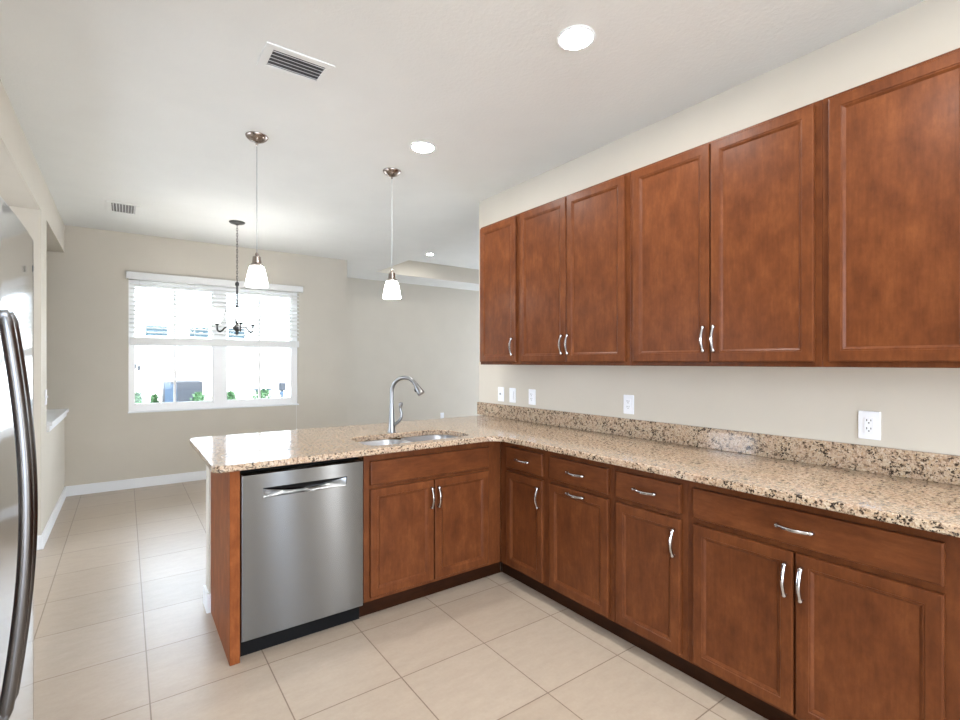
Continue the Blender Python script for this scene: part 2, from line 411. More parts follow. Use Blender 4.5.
# ------------------------------------------------------------------ cabinet kit
def handle_mesh():
    bm = bmesh.new()
    P = [(0, 0, -.056), (0, -.010, -.060), (0, -.017, -.054), (0, -.023, -.040), (0, -.030, -.020), (0, -.033, 0), (0, -.030, .020), (0, -.023, .040), (0, -.017, .054), (0, -.010, .060), (0, 0, .056)]
    pts = spline(P, 4); n = len(pts); rad = []
    for i in range(n):
        t = abs(i / (n - 1) - .5) * 2
        r = .0056 + .0028 * math.exp(-((t - .62) / .08) ** 2) + .0012 * (1 - t)
        if t > .86: r = .005
        rad.append(r)
    tube(bm, pts, rad, 10)
    for z in (-.056, .056): lathe(bm, [(0, 0), (.008, 0)], (0, 0, z), 10)
    return obj('handle', bm, 'chrome', None, smooth=True)
HANDLE = handle_mesh(); HANDLE_MESH = HANDLE.data; bpy.data.objects.remove(HANDLE)
def add_handle(parent, x, yf, z, horizontal=False):
    o = bpy.data.objects.new('handle', HANDLE_MESH); COL.objects.link(o); o.parent = parent
    o.location = (x, yf, z)
    if horizontal: o.rotation_euler = (0, PI / 2, 0)
    return o
def rings_mesh(bm, x0, x1, z0, z1, prof, close_last=False, close_first=True):
    R = []
    for ins, y in prof:
        R.append([bm.verts.new(p) for p in ((x0 + ins, y, z0 + ins), (x1 - ins, y, z0 + ins), (x1 - ins, y, z1 - ins), (x0 + ins, y, z1 - ins))])
    for a, b in zip(R, R[1:]):
        for k in range(4): bm.faces.new((a[k], a[(k + 1) % 4], b[(k + 1) % 4], b[k]))
    if close_first: bm.faces.new(R[0][::-1])
    if close_last: bm.faces.new(R[-1])
def make_door(root, x0, x1, z0, z1, yf=-.02, hpos=None, name='door'):
    bm = bmesh.new()
    rings_mesh(bm, x0, x1, z0, z1, [(0, yf + .0195), (0, yf + .004), (.0015, yf + .0012), (.005, yf), (.041, yf), (.0425, yf + .0022), (.045, yf + .0026), (.047, yf + .0022), (.056, yf + .0085), (.056, yf + .013)])
    d = obj(name, bm, 'wood', root)
    boxobj('panel', (x0 + .05, x1 - .05, yf + .0088, yf + .0128, z0 + .05, z1 - .05), 'wood', d)
    if hpos:
        add_handle(d, hpos[0], yf, hpos[1], len(hpos) > 2)
    return d
def make_drawer(root, x0, x1, z0, z1, yf=-.02, handle=True, name='drawer'):
    bm = bmesh.new()
    rings_mesh(bm, x0, x1, z0, z1, [(0, yf + .0195), (0, yf + .004), (.0015, yf + .0012), (.005, yf)], close_last=True)
    d = obj(name, bm, 'woodh', root)
    if handle: add_handle(d, (x0 + x1) / 2, yf, (z0 + z1) / 2, True)
    return d
def upper_cabinet(label, w, depth, z0, z1, doors, loc, rotz):
    t = thing('wall_cabinet', label, 'cabinet', loc, rotz, 'wall cabinets above the counter')
    bm = bmesh.new(); bx(bm, .0004, w - .0004, 0, depth, z0, z1, bev=.0015, seg=1); obj('body', bm, 'wood', t)
    for (a, b_, h) in doors:
        make_door(t, a, b_, z0 + .021, z1 - .016, hpos=h)
    return t
def base_cabinet(label, w, depth, loc, rotz, stile=(.04, .04), toe=(0, 0), top=.892, mids=()):
    t = thing('base_cabinet', label, 'cabinet', loc, rotz, 'base cabinets under the counter')
    bm = bmesh.new(); e = .0004
    bx(bm, e, .016, .019, depth, .1, top - .001); bx(bm, w - .016, w - e, .019, depth, .1, top - .001)
    bx(bm, .016, w - .016, .019, depth, .1, .116); bx(bm, .016, w - .016, depth - .008, depth, .116, top - .001)
    obj('carcass', bm, 'inside', t)
    bm = bmesh.new()
    bx(bm, e, stile[0], 0, .019, .1, top - .0005); bx(bm, w - stile[1], w - e, 0, .019, .1, top - .0005)
    for (a, b_) in ((.1, .135), (.69, .735), (.84, top - .0005)): bx(bm, stile[0], w - stile[1], .0, .019, a, b_)
    for m in mids: bx(bm, m - .025, m + .025, .0, .019, .135, .69)
    obj('face_frame', bm, 'wood', t)
    bm = bmesh.new(); bx(bm, toe[0], w - toe[1], .058, .072, 0, .1); obj('toe_kick', bm, 'kick_shaded', t)
    return t

# ------------------------------------------------------------------ wall cabinets (front faces -x: turned by -90 degrees)
XU = 2.222; UZ0, UZ1 = 1.365, 2.418; RR = -PI / 2
def up(label, ya, yb, doors):      # ya > yb, doors as (y_left, y_right, side of handle)
    ds = []
    for (a, b_, side) in doors:
        x0, x1 = ya - a, ya - b_
        hx = None if side is None else ((x1 - .022, 1.492) if side == 'r' else (x0 + .022, 1.492))
        ds.append((x0, x1, hx))
    return upper_cabinet(label, ya - yb, XW - XU - .002, UZ0, UZ1, ds, (XU, ya, 0), RR)
up('narrow single-door reddish-brown wall cabinet at the far end of the upper row', 3.065, 2.607, [(3.05, 2.631, 'r')])
up('double-door wall cabinet second from the far end, above the light switches', 2.607, 1.68, [(2.583, 2.148, 'r'), (2.140, 1.707, 'l')])
up('double-door wall cabinet between the second cabinet and the big cut-off one, two handles at centre', 1.68, .7755, [(1.653, 1.228, 'r'), (1.222, .800, 'l')])
up('large wall cabinet at the right edge, above the double outlet, door running out of view', .7755, -.13, [(.751, .328, 'r'), (.322, -.105, 'l')])

# ------------------------------------------------------------------ base cabinets on the right wall
XB = 1.96
def base_right(label, ya, yb, drawer, doors, stile, toe=(0, 0), tilt=False, mids=()):
    t = base_cabinet(label, ya - yb, XW - XB - .002, (XB, ya, 0), RR, stile, toe, mids=mids)
    make_drawer(t, ya - drawer[0], ya - drawer[1], .727, .854)
    for (a, b_, side) in doors:
        x0, x1 = ya - a, ya - b_
        hp = ((x0 + x1) / 2, .678, 1) if side == 't' else ((x1 - .022, .60) if side == 'r' else (x0 + .022, .60))
        make_door(t, x0, x1, .117, .702, hpos=hp)
    return t
base_right('narrow base cabinet in the corner next to the sink cabinet, drawer over one door', 2.4835, 2.045, (2.407, 2.078), [(2.407, 2.078, 'r')], (.095, .04), toe=(-.0585, 0))
base_right('base cabinet with two horizontal handles, drawer above a pull-out door', 2.045, 1.581, (2.02, 1.606), [(2.02, 1.606, 't')], (.04, .04))
base_right('base cabinet with one drawer and a right-handled door, beside the widest base cabinet', 1.581, 1.185, (1.556, 1.215), [(1.556, 1.215, 'r')], (.04, .05))
base_right('widest base cabinet in the right foreground, one long drawer over two doors', 1.185, .29, (1.155, .370), [(1.155, .7705, 'r'), (.762, .370, 'l')], (.05, .10), mids=(.4185,))

# ------------------------------------------------------------------ peninsula: sink cabinet, dishwasher, end panel
YP = 2.4855
t = base_cabinet('sink base cabinet with a blank drawer front over two doors, right of the dishwasher', .928, .585, (1.0315, YP, 0), 0, (.05, .13), toe=(0, -.045))
make_drawer(t, 1.064 - 1.0315, 1.852 - 1.0315, .725, .852, handle=False, name='drawer_front')
make_door(t, 1.064 - 1.0315, 1.4545 - 1.0315, .122, .702, hpos=(1.433 - 1.0315, .602))
make_door(t, 1.4615 - 1.0315, 1.852 - 1.0315, .122, .702, hpos=(1.476 - 1.0315 + .004, .602))

ep = boxobj('end_panel', (.3865, .4300, 2.478, 3.083, 0, .8935), 'veneer_lit', bev=.0015)
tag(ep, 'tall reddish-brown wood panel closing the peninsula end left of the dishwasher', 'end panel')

dw = thing('dishwasher', 'stainless steel dishwasher with a pocket handle under the counter', 'dishwasher', (.729, 2.50, 0))
DX0, DX1, DZ0, DZ1, DYF = .434 - .729, 1.0235 - .729, .095, .864, 2.4655 - 2.50
bm = bmesh.new(); bx(bm, -.292, .292, .035, .57, .09, .866); obj('tub', bm, 'black', dw)
bm = bmesh.new(); bx(bm, -.296, .296, .03, .045, .0, .094); obj('toe_plate', bm, 'black', dw)
hx0, hx1, hz0, hz1 = .526 - .729, .933 - .729, .746, .793
bm = bmesh.new()
def ring4(x0, x1, z0, z1, y): return [bm.verts.new(p) for p in ((x0, y, z0), (x1, y, z0), (x1, y, z1), (x0, y, z1))]
A = ring4(DX0, DX1, DZ0, DZ1, .03); B = ring4(DX0, DX1, DZ0, DZ1, DYF + .006); C_ = ring4(DX0 + .004, DX1 - .004, DZ0 + .004, DZ1 - .004, DYF)
D = [bm.verts.new(p) for p in ((hx0 + .004, DYF, hz0), (hx1 - .004, DYF, hz0), (hx1, DYF, hz1), (hx0, DYF, hz1))]
for a, b_ in ((A, B), (B, C_), (C_, D)):
    for k in range(4): bm.faces.new((a[k], a[(k + 1) % 4], b_[(k + 1) % 4], b_[k]))
bm.faces.new(A[::-1]); dwd = obj('door', bm, 'dw', dw)
# pocket: a scoop that runs in from its curved lower lip to a slot under the top edge
bm = bmesh.new(); nx, nz = 24, 8; G = []
for i in range(nx + 1):
    u = i / nx; row = []
    for j in range(nz + 1):
        s_ = j / nz
        e_ = 1 - s_ * 1.0
        x = (hx0 + .004 * e_) + ((hx1 - .004 * e_) - (hx0 + .004 * e_)) * u
        bow = math.sin(PI * u) ** .7
        z = hz0 + (hz1 - hz0) * s_ - .004 * bow * (1 - s_)
        dep = .004 + .034 * (s_ ** .8) * (.25 + .75 * bow) if j else 0
        row.append(bm.verts.new((x, DYF + dep, z)))
    G.append(row)
for i in range(nx):
    for j in range(nz): bm.faces.new((G[i][j], G[i + 1][j], G[i + 1][j + 1], G[i][j + 1]))
hd = obj('handle_pocket', bm, 'dw', dwd, smooth=True)
bm = bmesh.new()
top = []; bot = []
for i in range(25):
    u = i / 24; x = hx0 + (hx1 - hx0) * u
    bow = math.sin(PI * u)
    top.append((x, hz1 - .0005)); bot.append((x, hz1 - .004 - .017 * bow ** 1.3))
vt = [bm.verts.new((x, DYF + .0006, z)) for x, z in top]; vb = [bm.verts.new((x, DYF + .001 + .006 * math.sin(PI * i / 24), z)) for i, (x, z) in enumerate(bot)]
vt2 = [bm.verts.new((x, DYF + .03, z)) for x, z in top]; vb2 = [bm.verts.new((x, DYF + .03, z)) for x, z in bot]
for i in range(24):
    bm.faces.new((vt[i], vt[i + 1], vb[i + 1], vb[i])); bm.faces.new((vt2[i], vb2[i], vb2[i + 1], vt2[i + 1]))
    bm.faces.new((vt[i], vt2[i], vt2[i + 1], vt[i + 1])); bm.faces.new((vb[i], vb[i + 1], vb2[i + 1], vb2[i]))
bm.faces.new((vt[0], vb[0], vb2[0], vt2[0])); bm.faces.new((vt[24], vt2[24], vb2[24], vb[24]))
obj('slot', bm, 'black', dwd)

# ------------------------------------------------------------------ countertop, backsplash, sink, faucet
CZ0, CZ1 = .8945, .926
def arc(cx, cy, r, a0, a1, n=10):
    return [(cx + r * math.cos(math.radians(a0 + (a1 - a0) * i / n)), cy + r * math.sin(math.radians(a0 + (a1 - a0) * i / n))) for i in range(n + 1)]
xl, yf_, ybk, xr, yend = .312, 2.425, 3.435, XW - .001, .272
xfr = 1.885
outer = arc(xl + .045, yf_ + .045, .045, 180, 270) + arc(xfr - .10, yf_ - .10, .10, 90, 0) + [(xfr, yend), (xr, yend), (xr, ybk)] + arc(xl + .06, ybk - .06, .06, 90, 180)
sx0, sx1, sy0, sy1 = 1.085, 1.772, 2.515, 2.882
hole = arc(sx0 + .07, sy0 + .07, .07, 180, 270) + arc(sx1 - .09, sy0 + .09, .09, 270, 360) + arc(sx1 - .14, sy1 - .14, .14, 0, 90) + arc(sx0 + .09, sy1 - .09, .09, 90, 180)
bm = bmesh.new()
def loop(pts, z):
    vv = [bm.verts.new((x, y, z)) for x, y in pts]
    return vv, [bm.edges.new((vv[i], vv[(i + 1) % len(vv)])) for i in range(len(vv))]
def inset(pts, d):
    out = []; n = len(pts)
    for i in range(n):
        a = Vector(pts[i - 1]); b_ = Vector(pts[i]); c = Vector(pts[(i + 1) % n])
        e1 = (b_ - a).normalized(); e2 = (c - b_).normalized()
        n1 = Vector((-e1.y, e1.x)); n2 = Vector((-e2.y, e2.x)); m = (n1 + n2)
        m = m / max(m.length_squared / 2, .3) if m.length > 1e-6 else n1
        out.append((b_.x + m.x * d, b_.y + m.y * d))
    return out
o_top, e1 = loop(inset(outer, .005), CZ1); h_top, e2 = loop(inset(hole, -.004), CZ1)
bmesh.ops.triangle_fill(bm, edges=e1 + e2, use_beauty=True)
o_b, e3 = loop(inset(outer, .003), CZ0); h_b, e4 = loop(hole, CZ0)
bmesh.ops.triangle_fill(bm, edges=e3 + e4, use_beauty=True)
def mid(pts, z): return [bm.verts.new((x, y, z)) for x, y in pts]
def strip(*Ls):
    for a, b_ in zip(Ls, Ls[1:]):
        n = len(a)
        for k in range(n): bm.faces.new((a[k], a[(k + 1) % n], b_[(k + 1) % n], b_[k]))
strip(o_top, mid(inset(outer, .0015), CZ1 - .0015), mid(outer, CZ1 - .006), mid(outer, CZ0 + .004), o_b)
strip(h_top, mid(hole, CZ1 - .004), h_b)
ct = obj('countertop', bm, 'granite'); tag(ct, 'L-shaped speckled beige granite countertop over the cabinets', 'countertop')
bm = bmesh.new(); bx(bm, XW - .0225, XW - .001, yend, 3.512, CZ1 + .0005, 1.035, bev=.002)
tag(obj('backsplash', bm, 'granite'), 'low granite backsplash strip along the wall behind the counter', 'backsplash')

sk = thing('sink', 'undermount double-bowl stainless sink set into the granite counter', 'sink', (1.43, 2.70, .70))
def bowl(bm, x0, x1, y0, y1, r, zt, zb):
    def rr(ins, r_): return arc(x0 + ins + r_, y0 + ins + r_, r_, 180, 270, 6) + arc(x1 - ins - r_, y0 + ins + r_, r_, 270, 360, 6) + arc(x1 - ins - r_, y1 - ins - r_, r_, 0, 90, 6) + arc(x0 + ins + r_, y1 - ins - r_, r_, 90, 180, 6)
    lv = [(-.02, r + .02, zt), (0, r, zt), (.004, r, zt - .012), (.012, r, zb + .04), (.022, r - .01, zb + .015), (.045, r - .02, zb + .003), (.07, max(r - .03, .02), zb)]
    Ls = [[bm.verts.new((x, y, z)) for x, y in rr(i, q)] for i, q, z in lv]
    for a, b_ in zip(Ls, Ls[1:]):
        n = len(a)
        for k in range(n): bm.faces.new((a[k], a[(k + 1) % n], b_[(k + 1) % n], b_[k]))
    bm.faces.new(Ls[-1])
for (a, b_) in ((sx0 + .012, 1.395), (1.437, sx1 - .008)):
    bm = bmesh.new(); bowl(bm, a, b_, sy0 + .003, sy1 - .008, .075, CZ0 - .0025, .705)
    bo = obj('bowl', bm, 'sink', sk, smooth=True, loc=(-1.43, -2.70, -.70))
    bm = bmesh.new(); lathe(bm, [(0, .001), (.03, .001), (.042, .004), (.044, .0)], ((a + b_) / 2, 2.70, .7055), 20)
    obj('drain', bm, 'chrome', bo, smooth=True)

FB = Vector((1.412, 2.935, CZ1 + .0005)); FD = Vector((.52, -.854, 0))
fa = thing('faucet', 'tall gooseneck pull-down kitchen faucet behind the sink', 'faucet', FB)
bm = bmesh.new()
lathe(bm, [(0, 0), (.027, 0), (.027, .003), (.024, .02), (.0205, .06), (.0175, .11), (.015, .16), (.0135, .20), (0, .20)], (0, 0, 0), 24)
obj('body', bm, 'faucet', fa, smooth=True)
R_ = .098
path = [(0, 0, .18), (0, 0, .22), (0, 0, .262)]
for i in range(1, 15):
    a = PI - (PI * .88) * i / 14
    path.append((FD.x * (R_ + R_ * math.cos(a)), FD.y * (R_ + R_ * math.cos(a)), .262 + R_ * math.sin(a) * .98))
bm = bmesh.new(); tube(bm, path, [.0140, .0136] + [.0132] * (len(path) - 2), 14); obj('spout', bm, 'faucet', fa, smooth=True)
pe = Vector(path[-1]); pd = (Vector(path[-1]) - Vector(path[-2])).normalized(); pd = (pd + FD * .22).normalized()
bm = bmesh.new(); q0 = Vector(path[-3])
tube(bm, [q0, Vector(path[-2]), pe, pe + pd * .02, pe + pd * .045, pe + pd * .052], [.0138, .015, .0175, .021, .024, .023], 16); hd = obj('spray_head', bm, 'faucet', fa, smooth=True)
bm = bmesh.new(); side = Vector((-FD.x, -FD.y, 0)); c0 = pe + pd * .012
tube(bm, [c0 + side * .014 + Vector((0, 0, .014)), c0 + side * .02, c0 + side * .02 - Vector((0, 0, .014)), c0 + side * .015 - Vector((0, 0, .02))], [.004, .006, .006, .004], 8); obj('button', bm, 'black', hd, smooth=True)
LX = Vector((.81, -.586, 0)) * 1.06
lp = spline([(0, 0, .035), LX * .022 + Vector((0, 0, .052)), LX * .052 + Vector((0, 0, .083)), LX * .060 + Vector((0, 0, .115)), LX * .053 + Vector((0, 0, .150)), LX * .054 + Vector((0, 0, .175)), LX * .060 + Vector((0, 0, .195))], 4)
bm = bmesh.new(); n = len(lp)
tube(bm, lp, [.012 - .003 * math.sin(PI * i / (n - 1)) + (.002 if i > n * .75 else 0) - (.005 if i > n - 3 else 0) for i in range(n)], 12); obj('lever', bm, 'faucet', fa, smooth=True)

# ------------------------------------------------------------------ wall plates
def plate(label, y, z, kind, cat, group=None):
    nm = {'toggle': 'light_switch', 'rocker': 'light_switch'}.get(kind, 'electrical_outlet')
    t = thing(nm, label, cat, (XW, y, z), RR, group)
    bm = bmesh.new(); bx(bm, -.0385, .0385, -.007, -.0005, -.059, .059, bev=.003); obj('cover_plate', bm, 'plate', t)
    if kind == 'toggle':
        bm = bmesh.new(); bx(bm, -.0165, .0165, -.0085, -.0062, -.033, .033, bev=.001); r = obj('insert', bm, 'plate', t)
        bm = bmesh.new(); bx(bm, -.005, .005, -.018, -.008, -.004, .012, bev=.001); obj('toggle', bm, 'grey', r)
    elif kind == 'rocker':
        bm = bmesh.new(); bx(bm, -.0165, .0165, -.011, -.0062, -.033, .033, bev=.001); r = obj('rocker', bm, 'plate', t)
        bm = bmesh.new(); bx(bm, .0166, .0182, -.0074, -.0062, -.033, .033); obj('gap', bm, 'slotdark', t)
    else:
        bm = bmesh.new(); bx(bm, -.0165, .0165, -.0105, -.0062, -.034, .034, bev=.001); r = obj('receptacle', bm, 'plate', t)
        for zz in (.017, -.017):
            bm = bmesh.new()
            bx(bm, -.0085, -.0055, -.0109, -.0100, zz, zz + .009); bx(bm, .0055, .0085, -.0109, -.0100, zz + .001, zz + .008)
            bx(bm, -.0025, .0025, -.0109, -.0100, zz - .009, zz - .004)
            obj('slots', bm, 'slotdark', r)
    return t
plate('white toggle switch plate nearest the wall end above the counter', 3.196, 1.118, 'toggle', 'light switch')
plate('white rocker switch plate, second from the wall end above the counter', 3.047, 1.117, 'rocker', 'light switch')
plate('white outlet just right of the two wall switches above the counter', 2.814, 1.117, 'outlet', 'outlet')
plate('white outlet on the wall under the middle upper cabinets', 1.924, 1.122, 'outlet', 'outlet')
plate('white outlet on the wall at the right, largest in view, below the big upper cabinet', .712, 1.12, 'outlet', 'outlet')
t = thing('electrical_outlet', 'small white outlet low on the deep living room wall past the faucet', 'outlet', (4.85, YD, .37))
bm = bmesh.new(); bx(bm, -.0385, .0385, -.007, -.0005, -.059, .059, bev=.003); obj('cover_plate', bm, 'plate', t)
bm = bmesh.new(); bx(bm, -.0165, .0165, -.0105, -.0062, -.034, .034, bev=.001); obj('receptacle', bm, 'plate', t)
t = thing('light_switch', 'white switch plate seen edge-on on the left wall stub', 'light switch', (XL, 5.09, 1.11), PI / 2)
bm = bmesh.new(); bx(bm, -.0385, .0385, -.007, -.0005, -.059, .059, bev=.003); obj('cover_plate', bm, 'plate', t)
bm = bmesh.new(); bx(bm, -.005, .005, -.016, -.0065, -.006, .012, bev=.001); obj('toggle', bm, 'plate', t)

# ------------------------------------------------------------------ fridge
fr = thing('refrigerator', 'tall stainless steel refrigerator at the left edge with a long bowed handle', 'refrigerator', (-.70, 1.83, 0))
def fo(name, bm, mat, parent=fr, smooth=False): return obj(name, bm, mat, parent, smooth, loc=(.70, -1.83, 0) if parent == fr else (0, 0, 0))
bm = bmesh.new(); bx(bm, -1.10, -.345, 1.395, 2.38, .02, 1.80, bev=.006); fo('body', bm, 'darkgrey')
def fdoor(y0, y1, z0=.06, z1=1.838):
    bm = bmesh.new(); n = 18; r = .022; pr_ = []
    for i in range(7):
        a = PI + (-PI / 2) * i / 6
        pr_.append((y0 + r + r * math.cos(a), -.262 - r + r * math.sin(a) - .008))
    for i in range(1, 12):
        u = i / 12; pr_.append((y0 + r + (y1 - y0 - 2 * r) * u, -.262 - .008 + .003 * math.sin(PI * u)))
    for i in range(7):
        a = PI / 2 - (PI / 2) * i / 6
        pr_.append((y1 - r + r * math.cos(a), -.262 - r + r * math.sin(a) - .008))
    pr_ += [(y1, -.338), (y0, -.338)]
    cy_ = (y0 + y1) / 2
    lev = [(z0, .0), (z1 - .012, 0), (z1 - .004, .003), (z1, .010)]
    Rg = []
    for z, ins in lev:
        Rg.append([bm.verts.new((x - (ins if x > -.33 else 0), y + (ins if y < cy_ else -ins) * (1 if abs(y - cy_) > (y1 - y0) / 2 - .03 else 0), z)) for y, x in pr_])
    for a, b_ in zip(Rg, Rg[1:]):
        k_ = len(a)
        for k in range(k_): bm.faces.new((a[k], a[(k + 1) % k_], b_[(k + 1) % k_], b_[k]))
    bm.faces.new(Rg[0][::-1]); bm.faces.new(Rg[-1]); return bm
d1 = fo('door', fdoor(1.385, 1.762), 'fridge', smooth=True)
d2 = fo('door', fdoor(1.768, 2.44), 'fridge', smooth=True)
def fhandle(y, parent):
    bm = bmesh.new(); pts = []; zt, zb = 1.517, .468
    for i in range(41):
        u = i / 40; z = zb + (zt - zb) * u
        x = -.250 + .042 * math.sin(PI * u) ** .95 if 0 < u < 1 else -.252
        pts.append((x, y, z))
    rad = [.0145] * 41; rad[0] = rad[-1] = .010
    tube(bm, pts, rad, 16, flat=(1.05, .9))
    for z in (zb + .012, zt - .012): bx(bm, -.262, -.240, y - .011, y + .011, z - .012, z + .012, bev=.003)
    return obj('handle', bm, 'fridge_handle', parent, smooth=True)
fhandle(1.802, d2); fhandle(1.728, d1)
bm = bmesh.new(); bx(bm, -.2615, -.2585, 2.30, 2.308, 1.70, 1.722, bev=.001); obj('badge', bm, 'darkgrey', d2)
bm = bmesh.new(); bx(bm, -1.05, -.36, 1.40, 2.36, .0, .02); fo('foot_grille', bm, 'black')

# ------------------------------------------------------------------ ceiling fittings
def recessed(label, x, y, z, r=.083):
    t = thing('recessed_light', label, 'ceiling light', (x, y, z), 0, 'recessed ceiling lights')
    bm = bmesh.new(); lathe(bm, [(r, -.0005), (r, -.004), (r * .93, -.007), (r * .84, -.006), (r * .84, -.0005)], (0, 0, 0), 36)
    obj('trim_ring', bm, 'trim', t, smooth=True)
    bm = bmesh.new(); lathe(bm, [(0, -.0045), (r * .83, -.0045)], (0, 0, 0), 36); obj('lens', bm, 'lens', t)
    return t
recessed('glowing round recessed light nearest the viewer, above the long counter', 1.59, 1.487, H)
recessed('glowing round recessed light above the sink corner, right of the pendants', 1.585, 2.83, H)
recessed('tiny round recessed light far away in the raised living room ceiling', 3.82, 6.60, TZ, .055)
recessed('round recessed light behind the viewer in line with the counter lights', 1.59, .15, H)
recessed('added round recessed light above the open kitchen floor, out of view overhead', .80, .60, H)  # added lamp, put in for a reflection on the dishwasher

def vent(label, x0, x1, y0, y1, along_x, n):
    t = thing('ceiling_vent', label, 'vent', ((x0 + x1) / 2, (y0 + y1) / 2, H), 0, 'ceiling air vents')
    a, b_ = (x1 - x0) / 2, (y1 - y0) / 2; f = .036
    bm = bmesh.new()
    bx(bm, -a, a, -b_, -b_ + f, -.008, -.0005, bev=.002); bx(bm, -a, a, b_ - f, b_, -.008, -.0005, bev=.002)
    bx(bm, -a, -a + f, -b_ + f, b_ - f, -.008, -.0005); bx(bm, a - f, a, -b_ + f, b_ - f, -.008, -.0005)
    obj('frame', bm, 'ceiling', t)
    boxobj('duct', (-a + f, a - f, -b_ + f, b_ - f, -.0015, -.0004), 'darkgrey', t)
    bm = bmesh.new()
    for i in range(n):
        c = (i + .5) / n
        if along_x:
            y = -b_ + f + (2 * b_ - 2 * f) * c; hw = (b_ - f) / n
            v = [(y - hw * .55, -.0085), (y + hw * .45, -.003), (y + hw * .45, -.0024), (y - hw * .55, -.0076)]
            vv = [bm.verts.new((x, yy, zz)) for x in (-a + f, a - f) for yy, zz in v]
        else:
            x = -a + f + (2 * a - 2 * f) * c; hw = (a - f) / n
            v = [(x - hw * .2, -.002), (x + hw * .85, -.008), (x + hw * .85, -.0068), (x - hw * .2, -.0016)]
            vv = [bm.verts.new((xx, y, zz)) for y in (-b_ + f, b_ - f) for xx, zz in v]
        for k in range(4): bm.faces.new((vv[k], vv[(k + 1) % 4], vv[4 + (k + 1) % 4], vv[4 + k]))
        bm.faces.new(vv[:4]); bm.faces.new(vv[4:])
    obj('louvers', bm, 'trim', t)
vent('white rectangular ceiling vent nearest the viewer with dark louver gaps', .505, .812, 2.295, 2.505, True, 5)
vent('small white ceiling vent far left near the dining window', -.133, .115, 5.372, 5.745, False, 8)

def pendant(label, x, y):
    t = thing('pendant_light', label, 'pendant light', (x, y, 1.855), 0, 'pendants over the peninsula')
    zc = H - 1.855
    bm = bmesh.new(); lathe(bm, [(.066, -.0005), (.066, -.004), (.060, -.014), (.045, -.027), (.022, -.038), (.008, -.042), (.008, -.056), (0, -.056)], (0, 0, zc), 32)
    obj('canopy', bm, 'bronze', t, smooth=True)
    bm = bmesh.new(); tube(bm, [(0, 0, .205), (0, 0, zc - .054)], .0024, 8); obj('cord', bm, 'grey', t, smooth=True)
    bm = bmesh.new(); lathe(bm, [(0, .212), (.006, .212), (.010, .204), (.010, .196), (.014, .192), (.024, .186), (.026, .16), (.0265, .146), (.034, .142), (.040, .132), (.040, .126), (.0, .126)], (0, 0, 0), 28)
    obj('socket_cap', bm, 'bronze', t, smooth=True)
    bm = bmesh.new(); lathe(bm, [(.037, .130), (.043, .118), (.050, .095), (.0565, .065), (.0625, .032), (.0668, .002), (.0655, 0), (.0605, .032), (.0545, .065), (.048, .095), (.041, .116), (.034, .127)], (0, 0, 0), 36)
    obj('lamp_shade', bm, 'shade', t, smooth=True)
    return t
pendant('white bell glass pendant light on the left, in front of the window', .668, 3.30)
pendant('white bell glass pendant light on the right, in front of the plain wall', 1.598, 3.32)

# chandelier
ch = thing('chandelier', 'small three-arm nickel chandelier hanging on a chain before the window', 'chandelier', (.917, 5.443, 1.655))
zc = H - 1.655
bm = bmesh.new(); lathe(bm, [(.075, -.0005), (.075, -.005), (.068, -.013), (.045, -.021), (.02, -.026), (.01, -.034), (0, -.034)], (0, 0, zc), 32); obj('canopy', bm, 'nickel', ch, smooth=True)
bm = bmesh.new(); z = zc - .034; k = 0
while z > .535:
    pts = []
    for i in range(13):
        a = 2 * PI * i / 12; c_, s_ = .007 * math.cos(a), .017 * math.sin(a)
        pts.append((c_ if k % 2 else 0, 0 if k % 2 else c_, z - .014 + s_))
    tube(bm, pts, .0022, 6, cap=False); z -= .027; k += 1
obj('chain', bm, 'nickel', ch, smooth=True)
bm = bmesh.new(); lathe(bm, [(0, .54), (.010, .535), (.018, .525), (.018, .50), (.011, .493), (.0095, .49), (.0095, .30), (.018, .296), (.019, .25), (.020, .20), (.018, .15), (.02, .13), (.012, .12), (.018, .11), (.034, .095), (.040, .075), (.036, .055), (.022, .042), (.012, .036), (.016, .028), (.016, .018), (.008, .006), (0, 0)], (0, 0, 0), 24)
obj('column', bm, 'nickel', ch, smooth=True)
for ang in (180 - 35.9 + 6, -60 - 35.9 + 6, 60 - 35.9 + 6):
    a = math.radians(ang); dx, dy = math.cos(a), math.sin(a)
    P = [(.025, .075), (.07, .082), (.115, .075), (.14, .048), (.165, .034), (.188, .050), (.192, .085), (.192, .10)]
    bm = bmesh.new(); tube(bm, spline([(dx * r, dy * r, z) for r, z in P], 5), .008, 10); ar = obj('arm', bm, 'nickel', ch, smooth=True)
    bm = bmesh.new(); lathe(bm, [(0, .095), (.008, .095), (.012, .102), (.024, .110), (.029, .116), (.027, .118), (0, .118)], (dx * .192, dy * .192, 0), 20); obj('cup', bm, 'nickel', ar, smooth=True)
    bm = bmesh.new(); lathe(bm, [(.024, .117), (.032, .13), (.042, .16), (.052, .20), (.064, .25), (.062, .25), (.050, .20), (.040, .16), (.030, .13), (.022, .119)], (dx * .192, dy * .192, 0), 28); obj('lamp_shade', bm, 'shade_bright', ar, smooth=True)

